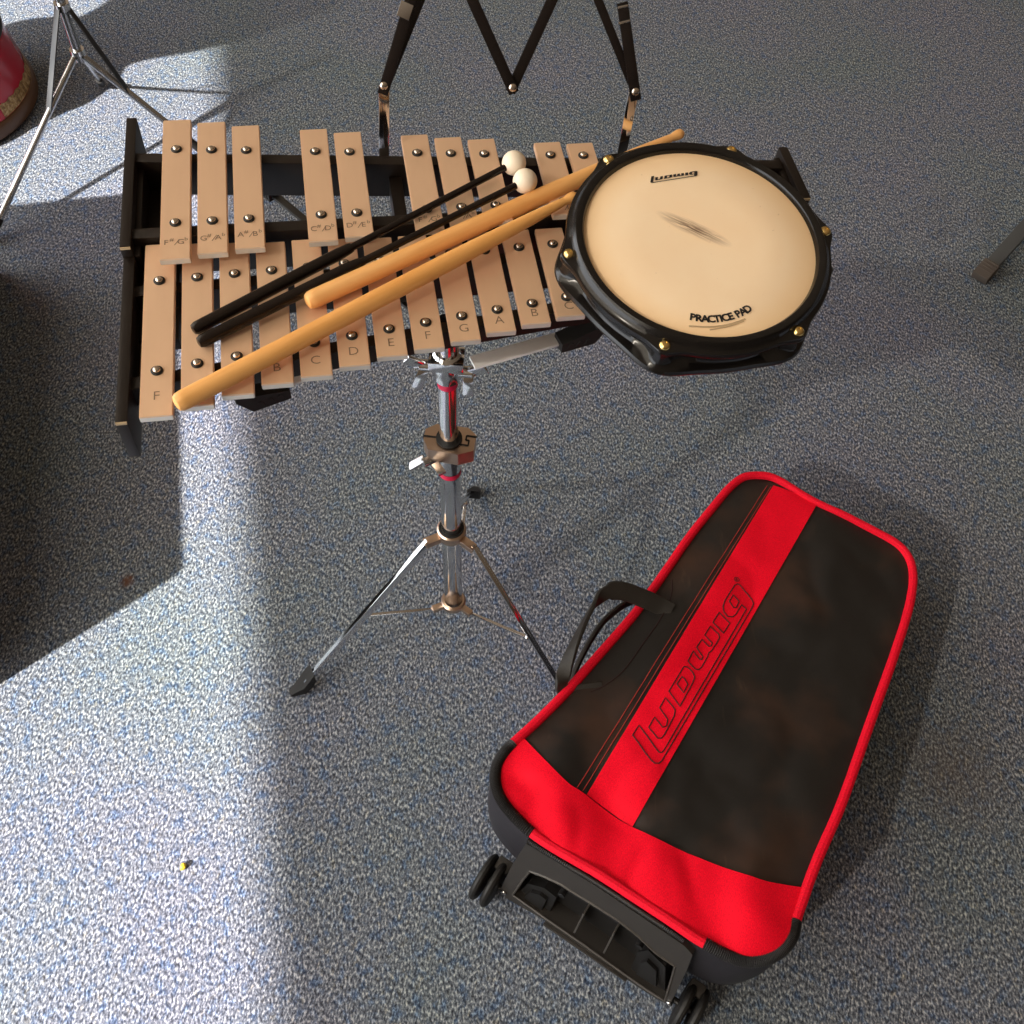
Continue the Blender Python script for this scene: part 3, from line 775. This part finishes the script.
# lattice lies in a plane through both pivots leaning back
px0 = (PR_-PL_).normalized(); lean = V((0, math.sin(math.radians(22)), math.cos(math.radians(22)))); lean = (lean-px0*lean.dot(px0)).normalized()
ln_ = px0.cross(lean); ln_ = ln_ if ln_.y < 0 else -ln_
NW = (MBELL.to_3x3() @ ln_)
def rk(u, v, d=0.):
    P = on_plane(u, v, MBELL @ (PL_+ln_*d), NW); return IB @ P
def rbar(a, c, d, wd, name='lattice_arm', m='rack_black', ext=0.004):
    a, c = rk(*a), rk(*c); t = (c-a).normalized(); s = MB(); s.bar(a-t*ext+ln_*d, c+t*ext+ln_*d, wd, .0022, ln_, MBELL, .0005)
    return build(name, s, M[m], rack)
rbar((512, 88), (437, -79), .003, .0095); rbar((512, 88), (588, -79), .0, .0095)
rbar((386, 86), (452, -79), .0, .0075); rbar((634, 90), (566, -79), .003, .0075)
rbar((384, 88), (414, -14), .007, .0095, 'page_arm'); rbar((634, 94), (621.5, 6), .007, .0098, 'page_arm')
rbar((402.5, 16), (407.5, 1), .0080, .0112, 'page_clip', 'chrome', .0); rbar((622.8, 21), (622.5, 18.8), .0080, .0108, 'clip_band', 'chrome', 0); rbar((621.3, 6), (621, 3.5), .0080, .0090, 'page_clip', 'chrome', 0)
for (u, v) in ((384, 83.5), (634, 89.5), (512, 85.5)):
    c = rk(u, v); s = MB(); s.lathe([(.0034, .008), (.0034, .0086), (.0024, .0094), (.0008, .0096)], 16, MBELL @ frame(c, ln_)); build('rivet', s, M['steel'], rack)

# ------------------------------------------------------------------ chrome stand under the kit
UN = 1.4519; up_w = V((0, 0, 1))
Lc = CAM+M3 @ (V((-.0572, .0872, 1))*UN)
base = V((Lc.x, Lc.y, 0)); hL = Lc.z
def axis_z(v):                            # height on the pole seen at image row v
    lo, hi = 0, 1.2
    for _ in range(50):
        m_ = (lo+hi)/2
        if proj((base.x, base.y, m_))[1] > v: lo = m_
        else: hi = m_
    return lo
def at(r, a, z): return V((base.x+r*math.cos(a), base.y+r*math.sin(a), z))
stand = empty('drum_stand', T_(base))
tag(stand, 'chrome tripod stand holding up the glockenspiel', 'stand')
zU = axis_z(534); zCl = axis_z(439); zTop = (MBELL @ V((.24, .05, -.078))).z
PB = T_(base)
s = MB(); s.lathe([(.0105, hL-.004), (.0125, hL), (.0125, zCl-.004)], 28, PB); build('pole', s, M['chrome'], stand)
s = MB(); s.lathe([(.0104, zCl-.03), (.0104, zTop)], 28, PB); build('upper_tube', s, M['chrome'], stand)
# clamp with engraved plate
oct_ = [(-.0285, -.004), (-.021, -.018), (.013, -.020), (.0295, -.012), (.0295, .010), (.019, .019), (-.017, .019), (-.0285, .010)]
ca = Matrix.Rotation(math.radians(-4), 4, 'Z')
s = MB(); s.prism([(x*.98, y*.98) for x, y in oct_], zCl-.020, zCl, PB @ ca); clampo = build('height_clamp', s, M['warm_reflect'], stand, sharp=20)
s = MB(); zz = zCl+.0006
for pts in ([(-.029, .000), (-.0115, .0)], [(.0125, -.006), (.022, -.006), (.022, .001), (.0185, .001), (.0185, .007), (.030, .007)]):
    for a, c in zip(pts, pts[1:]): s.bar(V((*a, zz)), V((*c, zz)), .0017, .001, (0, 0, 1), PB @ ca)
s.lathe([(.0118, zCl), (.0145, zCl+.001), (.0145, zCl+.003), (.0118, zCl+.003)], 24, PB)
build('clamp_slot', s, M['rubber'], clampo)
wz = zCl-.022
s = MB(); wA = at(.0135, math.radians(215), wz)
s.tube([at(.012, math.radians(215), wz), at(.034, math.radians(215), wz)], .0055, 14)
s.bar(at(.030, math.radians(205), wz-.001), at(.046, math.radians(200), wz-.014), .011, .004, (0, 0, 1), None, .0012)
s.bar(at(.024, math.radians(232), wz), at(.034, math.radians(262), wz+.002), .010, .004, (0, 0, 1), None, .0012)
build('wing_screw', s, M['chrome_flat'], stand)
zst = axis_z(470)
s = MB(); s.lathe([(.0128, zst-.004), (.0129, zst-.0035), (.0129, zst+.0035), (.0128, zst+.004)], 28, PB, False); build('red_band', s, M['sticker'], stand, label='thin red band')
def hub(z, r, h):
    s = MB(); s.lathe([(.0128, z-h), (r, z-h), (r+.001, z-h+.002), (r+.001, z+h-.002), (r-.001, z+h), (.0128, z+h)], 28, PB, False)
    return s
azl = [math.radians(a) for a in (208.5, 326, 87)]
hu = hub(axis_z(531), .0175, .008)
for a in azl: hu.bar(at(.016, a, zU+.002), at(.037, a, zU+.001), .011, .010, (0, 0, 1), None, .001)
hubU = build('upper_hub', hu, M['warm_reflect'], stand)
s = MB(); zr = axis_z(531)+.008; s.lathe([(.0128, zr), (.0160, zr), (.0160, zr+.0012), (.0128, zr+.0012)], 28, PB, False); build('hub_collar', s, M['rubber'], hubU)
hl_ = hub(hL, .0165, .006)
for a in azl: hl_.bar(at(.015, a, hL), at(.032, a, hL), .009, .008, (0, 0, 1), None, .001)
build('lower_hub', hl_, M['warm_reflect'], stand)
rs = .130
for a, rF in zip(azl, (.240, .222, .240)):
    A0 = at(.034, a, zU+.001); A1 = at(rF-.004, a, .012); tang = V((-math.sin(a), math.cos(a), 0))
    s = MB(); A2 = A1-(A1-A0).normalized()*.016; s = MB(); s.bar(A0+tang*.003, A2+tang*.003, .0022, .013, (0, 0, 1), None, .0004)
    s.bar(A0+V((0, 0, .0066)), A2+V((0, 0, .0066)), .0050, .0022, (0, 0, 1), None, .0005)
    lg = build('leg', s, M['chrome'], stand)
    d = (A1-A0).normalized(); f = MB()
    c0 = A1-d*.034; e_ = at(rF+.014, a, .003)
    pts = [(c0, .0090, .0105), (c0+d*.012, .0105, .0120), (A1-d*.004+V((0, 0, -.001)), .0100, .0095), (e_+V((0, 0, .0005)), .0040, .0025)]
    vs = []; 
    for p_, w_, h_ in pts:
        for sx, sz in ((-1, -1), (1, -1), (1, 1), (-1, 1)):
            q = p_+tang*w_*sx+V((0, 0, 1))*h_*sz; q.z = max(q.z, .0006); vs.append(q)
    fs = [(0, 1, 2, 3), (12, 13, 14, 15)]+[(i*4+k, i*4+(k+1) % 4, i*4+4+(k+1) % 4, i*4+4+k) for i in range(3) for k in range(4)]
    f.add(vs, fs); build('rubber_foot', f, M['rubber'], lg, sharp=30)
    tt = (rs-.034)/(.240-.034)*(.240-.034)/(rF-.034) if rF > .2 else .5; P1 = A0.lerp(A1, tt)
    st = MB(); st.bar(at(.030, a, hL), P1-V((0, 0, .004)), .0048, .0026, (0, 0, 1), None, .0006); so = build('strut', st, M['chrome'], stand)
    rv = MB(); rv.sphere((P1.x, P1.y, P1.z-.004), .0045, None, 12); q = at(.030, a, hL-.002); rv.sphere((q.x, q.y, q.z), .0042, None, 12); build('rivet', rv, M['chrome'], so)
# basket: tilter block, three arms with rubber grips
bc = IB @ V((base.x, base.y, zTop)); 
zb = axis_z(362)
s = MB()
s.lathe([(.0106, -.024), (.0132, -.023), (.0138, -.010), (.0150, -.006), (.0150, .012), (.012, .016)], 24, T_(base.x, base.y, zb))
s.box((0, -.002, .006), (.036, .026, .014), T_(base.x, base.y, zb), .003)
build('tilter', s, M['chrome'], stand)
for sg, zz in ((-1, .000), (1, -.006)):
    s = MB(); w1 = V((base.x+sg*.020, base.y-.006, zb+zz))
    s.tube([w1-V((sg*.008, 0, 0)), w1+V((sg*.006, 0, 0))], .0065, 12)
    s.bar(w1+V((sg*.004, -.002, .002)), w1+V((sg*.020, -.006, .014)), .012, .004, (0, 1, 0), None, .0012)
    s.bar(w1+V((sg*.002, -.004, -.002)), w1+V((sg*.006-.004, -.010, -.024)), .011, .004, (0, 1, 0), None, .0012)
    build('wing_screw', s, M['chrome'], stand)
s = MB(); s.lathe([(.0107, zb-.034), (.0108, zb-.033), (.0108, zb-.027), (.0107, zb-.026)], 24, PB); build('red_band', s, M['sticker'], stand, label='thin red band')
c0 = IB @ V((base.x, base.y, zTop))
def grip_mesh(tip, d, ln, wd_, z0, zt):
    s = MB(); d = V((d.x, d.y, 0)).normalized(); o = V((-d.y, d.x, 0)); zr = z0+.016
    prof = [(-ln*.5, z0-.004), (ln*.30, z0-.004), (ln*.60, z0+.014), (ln*.60, zt), (ln*.34, zt), (ln*.28, zr), (-ln*.5, z0+.007)]
    vs = []
    for sg in (-1, 1):
        for (x, z) in prof: vs.append(V((tip.x, tip.y, 0))+d*x+o*wd_*sg+V((0, 0, z)))
    k = len(prof); fs = [tuple(range(k)), tuple(range(2*k-1, k-1, -1))]+[(i, (i+1) % k, k+(i+1) % k, k+i) for i in range(k)]
    s.add(vs, fs, MBELL)
    for q in range(3):
        for sg in (-1, 1):
            a_ = V((tip.x, tip.y, 0))+d*(-ln*.35+ln*.2*q)+o*wd_*sg; s.bar(a_+V((0, 0, z0-.002)), a_+d*.004+V((0, 0, z0+.006)), .003, .0012, o, MBELL)
    return s
for (tp, gp, st_, z0, ln) in (((272, 385), (264, 397), (415, 335), -.072, .044), ((572, 335), (579, 338), (472, 363), -.078, .044), ((272, 193), (266, 190), (420, 315), -.074, .026)):
    tip = bl(*tp, z0); stt = bl(*st_, z0); gpt = bl(*gp, z0)
    s = MB(); s.bar(V((stt.x, stt.y, z0)), V((tip.x, tip.y, z0)), .0150 if ln > .03 else .008, .003, (0, 0, 1), MBELL, .0006); build('basket_arm', s, M['arm_bright'] if ln > .03 else M['dark_shaded_steel'], stand)
    g = grip_mesh(gpt, tip-stt, ln, .0085 if ln > .03 else .006, z0, -.046); build('rubber_grip', g, M['rubber'], stand, sharp=20)

# ------------------------------------------------------------------ tripod at the upper left
HU = V((0, 0, 0)); fA, fB, fC = un(-9, 243), un(207, 157), un(103, 87)
tc_ = V((-.985, 1.80, 0))
def axis_pt(u, v):                       # height above tc_ closest to the sight line
    best = min((abs(proj((tc_.x, tc_.y, z/200))[1]-v), z/200) for z in range(0, 200)); return best[1]
hubL = on_plane(77, 51, V((0, fC.y-.20, 0)), V((0, 1, 0))); hubU = on_plane(62, 6, V((0, fC.y-.20, 0)), V((0, 1, 0)))
ms = empty('music_stand', T_(hubL.x, hubL.y, 0))
tag(ms, 'thin chrome tripod stand beside the red drum', 'stand')
s = MB(); s.tube([hubL-V((0, 0, .02)), hubU, hubU+(hubU-hubL)*.9], .0085, 16); build('pole', s, M['chrome_flat'], ms)
s = MB(); s.tube([hubU-(hubU-hubL)*.06, hubU+(hubU-hubL)*.08], .0135, 16); build('upper_hub', s, M['chrome'], ms)
s = MB(); s.tube([hubL-(hubU-hubL)*.05, hubL+(hubU-hubL)*.05], .0135, 16); build('lower_hub', s, M['chrome'], ms)
for ft, su, en in ((fA, (50, 103), 0), (fB, (129, 86), 0), (fC, None, 0)):
    d = (ft-hubL).normalized(); a = hubL+d*.014; tip = ft+V((0, 0, .006))
    s = MB(); s.tube([a, tip-d*.02], .0062 if ft is not fC else .0040, 12); lg = build('leg', s, M['chrome_flat'], ms)
    f = MB(); f.tube([tip-d*.045, tip-d*.012, tip-d*.001], .008, 12, radii=[.0078, .0082, .0062]); build('rubber_foot', f, M['rubber'], lg)
    P1 = a.lerp(tip, .30 if ft is fA else .36 if ft is fB else .4); wst = .012 if ft is not fC else .006
    s = MB(); s.bar(hubU+V((d.x*.014, d.y*.014, 0)), P1, wst, .0028, (d.x, d.y, 1), None, .0005); build('strut', s, M['dark_shaded_steel'], ms)

# ------------------------------------------------------------------ red drum at the upper left
dc = V((-1.246, 1.800, 0)); DR = .193
drum = empty('drum', T_(dc)); tag(drum, 'red lacquered goblet drum with worn gold foot standing at the upper left corner', 'drum')
PD = T_(dc)
def cone(z): return DR-.15*(z-.040)       # the shell narrows upwards
s = MB(); s.lathe([(DR-.012, .004), (DR+.002, .004), (DR+.007, .009), (DR+.007, .030), (DR+.003, .036), (DR-.006, .038)], 72, PD); build('wooden_hoop', s, M['hoop_wood'], drum)
s = MB(); s.lathe([(cone(.036), .036), (cone(.150), .150)], 72, PD); build('foot_shell', s, M['drum_red'], drum)
s = MB(); s.lathe([(cone(.15)-.002, .148), (cone(.15)+.003, .150), (cone(.15)+.004, .160), (cone(.15)-.004, .172), (.135, .200), (.118, .240), (.112, .280)], 72, PD); build('waist_band', s, M['rubber'], drum)
s = MB(); s.lathe([(.112, .280), (.125, .330), (.160, .400), (.188, .480), (.195, .560), (.193, .600)], 72, PD); build('bowl', s, M['drum_red'], drum)
s = MB(); s.lathe([(.193, .585), (.201, .588), (.203, .598), (.199, .608), (.185, .610), (.02, .611)], 72, PD); build('drum_head', s, M['bead'], drum)
g = MB(); vs = []; fs = []; a0, a1, nn = math.radians(-24), math.radians(50), 32
for k in range(nn+1):
    a = a0+(a1-a0)*k/nn; zt = .063+.002*math.sin(k*1.9)
    for z in (.038, zt): vs.append((dc.x+(cone(z)+.0008)*math.cos(a), dc.y+(cone(z)+.0008)*math.sin(a), z))
for k in range(nn): fs.append((2*k, 2*k+2, 2*k+3, 2*k+1))
g.add(vs, fs); build('worn_patch', g, M['gold'], drum)

# ------------------------------------------------------------------ stand leg entering at the right, and the crumb
f0 = un(979, 279, .004); f1 = un(1030, 222, .055); d = (f1-f0).normalized(); f2 = f0+d*.42
sl = empty('stand_leg', T_(f0.x, f0.y, 0)); tag(sl, 'black metal stand leg with a worn ribbed rubber foot at the right edge', 'stand leg')
s = MB(); s.bar(f0+d*.018, f2, .026, .012, (0, 0, 1), None, .002); build('leg_tube', s, M['leg_gray'], sl)
s = MB(); s.bar(f0-d*.004+V((0, 0, .006)), f0+d*.034+V((0, 0, .004)), .0325, .020, (0, 0, 1), None, .0025)
for k in range(5):
    c = f0+d*(.002+.007*k)+V((0, 0, .0125)); o = V((-d.y, d.x, 0)).normalized(); s.bar(c-o*.0155+V((0, 0, .002)), c+o*.0155+V((0, 0, .002)), .003, .003, (0, 0, 1), None, .0008)
build('rubber_foot', s, M['foot_brown'], sl)
yc = un(184, 867); s = MB(); s.sphere((0, 0, .0042), .0042, T_(yc), 12, (.85, 1.2, .95))
for v in s.v: v += V((noise.noise(v*300), noise.noise(v*310+V((5, 0, 0))), 0))*.0012
tag(build('crumb', s, M['yellow'], None, T_(yc)), 'tiny yellow crumb lying on the sunlit carpet', 'crumb')

# ------------------------------------------------------------------ light
sun_d = bpy.data.lights.new('sun', 'SUN'); sun_d.energy = 16.5; sun_d.angle = math.radians(1.3); sun_d.color = (1, .96, .90)
sun = bpy.data.objects.new('sun', sun_d); COL.objects.link(sun)
dirv = V((math.cos(SUN_A)*math.cos(SUN_E), math.sin(SUN_A)*math.cos(SUN_E), -math.sin(SUN_E)))
sun.rotation_euler = dirv.to_track_quat('-Z', 'Y').to_euler()
wl_d = bpy.data.lights.new('window_sky', 'AREA'); wl_d.shape = 'RECTANGLE'; wl_d.size = 4.2; wl_d.size_y = blind_h-.15; wl_d.energy = 75; wl_d.color = (.92, .96, 1)
wlo = bpy.data.objects.new('window_sky', wl_d); COL.objects.link(wlo); wlo.matrix_world = frame(wl(-.9, WN+.01, (blind_h+.15)/2), -wall_n, wall_t)
W = bpy.data.worlds.new('world'); SC.world = W; W.use_nodes = True
N_ = W.node_tree.nodes; L_ = W.node_tree.links
bg = N_['Background']; tcw = N_.new('ShaderNodeTexCoord'); sx = N_.new('ShaderNodeSeparateXYZ'); rw = N_.new('ShaderNodeValToRGB')
L_.new(tcw.outputs['Generated'], sx.inputs[0]); 
dt = N_.new('ShaderNodeVectorMath'); dt.operation = 'DOT_PRODUCT'; dt.inputs[1].default_value = (-.45, .1, .85); L_.new(tcw.outputs['Generated'], dt.inputs[0])
mr = N_.new('ShaderNodeMapRange'); mr.inputs[1].default_value = -1; mr.inputs[2].default_value = 1; L_.new(dt.outputs['Value'], mr.inputs[0]); L_.new(mr.outputs[0], rw.inputs[0])
e = rw.color_ramp.elements; e[0].position = .25; e[0].color = (.14, .090, .056, 1); e[1].position = .95; e[1].color = (1, .76, .54, 1)
L_.new(rw.outputs[0], bg.inputs[0]); bg.inputs[1].default_value = .34

SC.view_settings.view_transform = 'Standard'
SC.view_settings.look = 'None'
SC.view_settings.exposure = 0.0
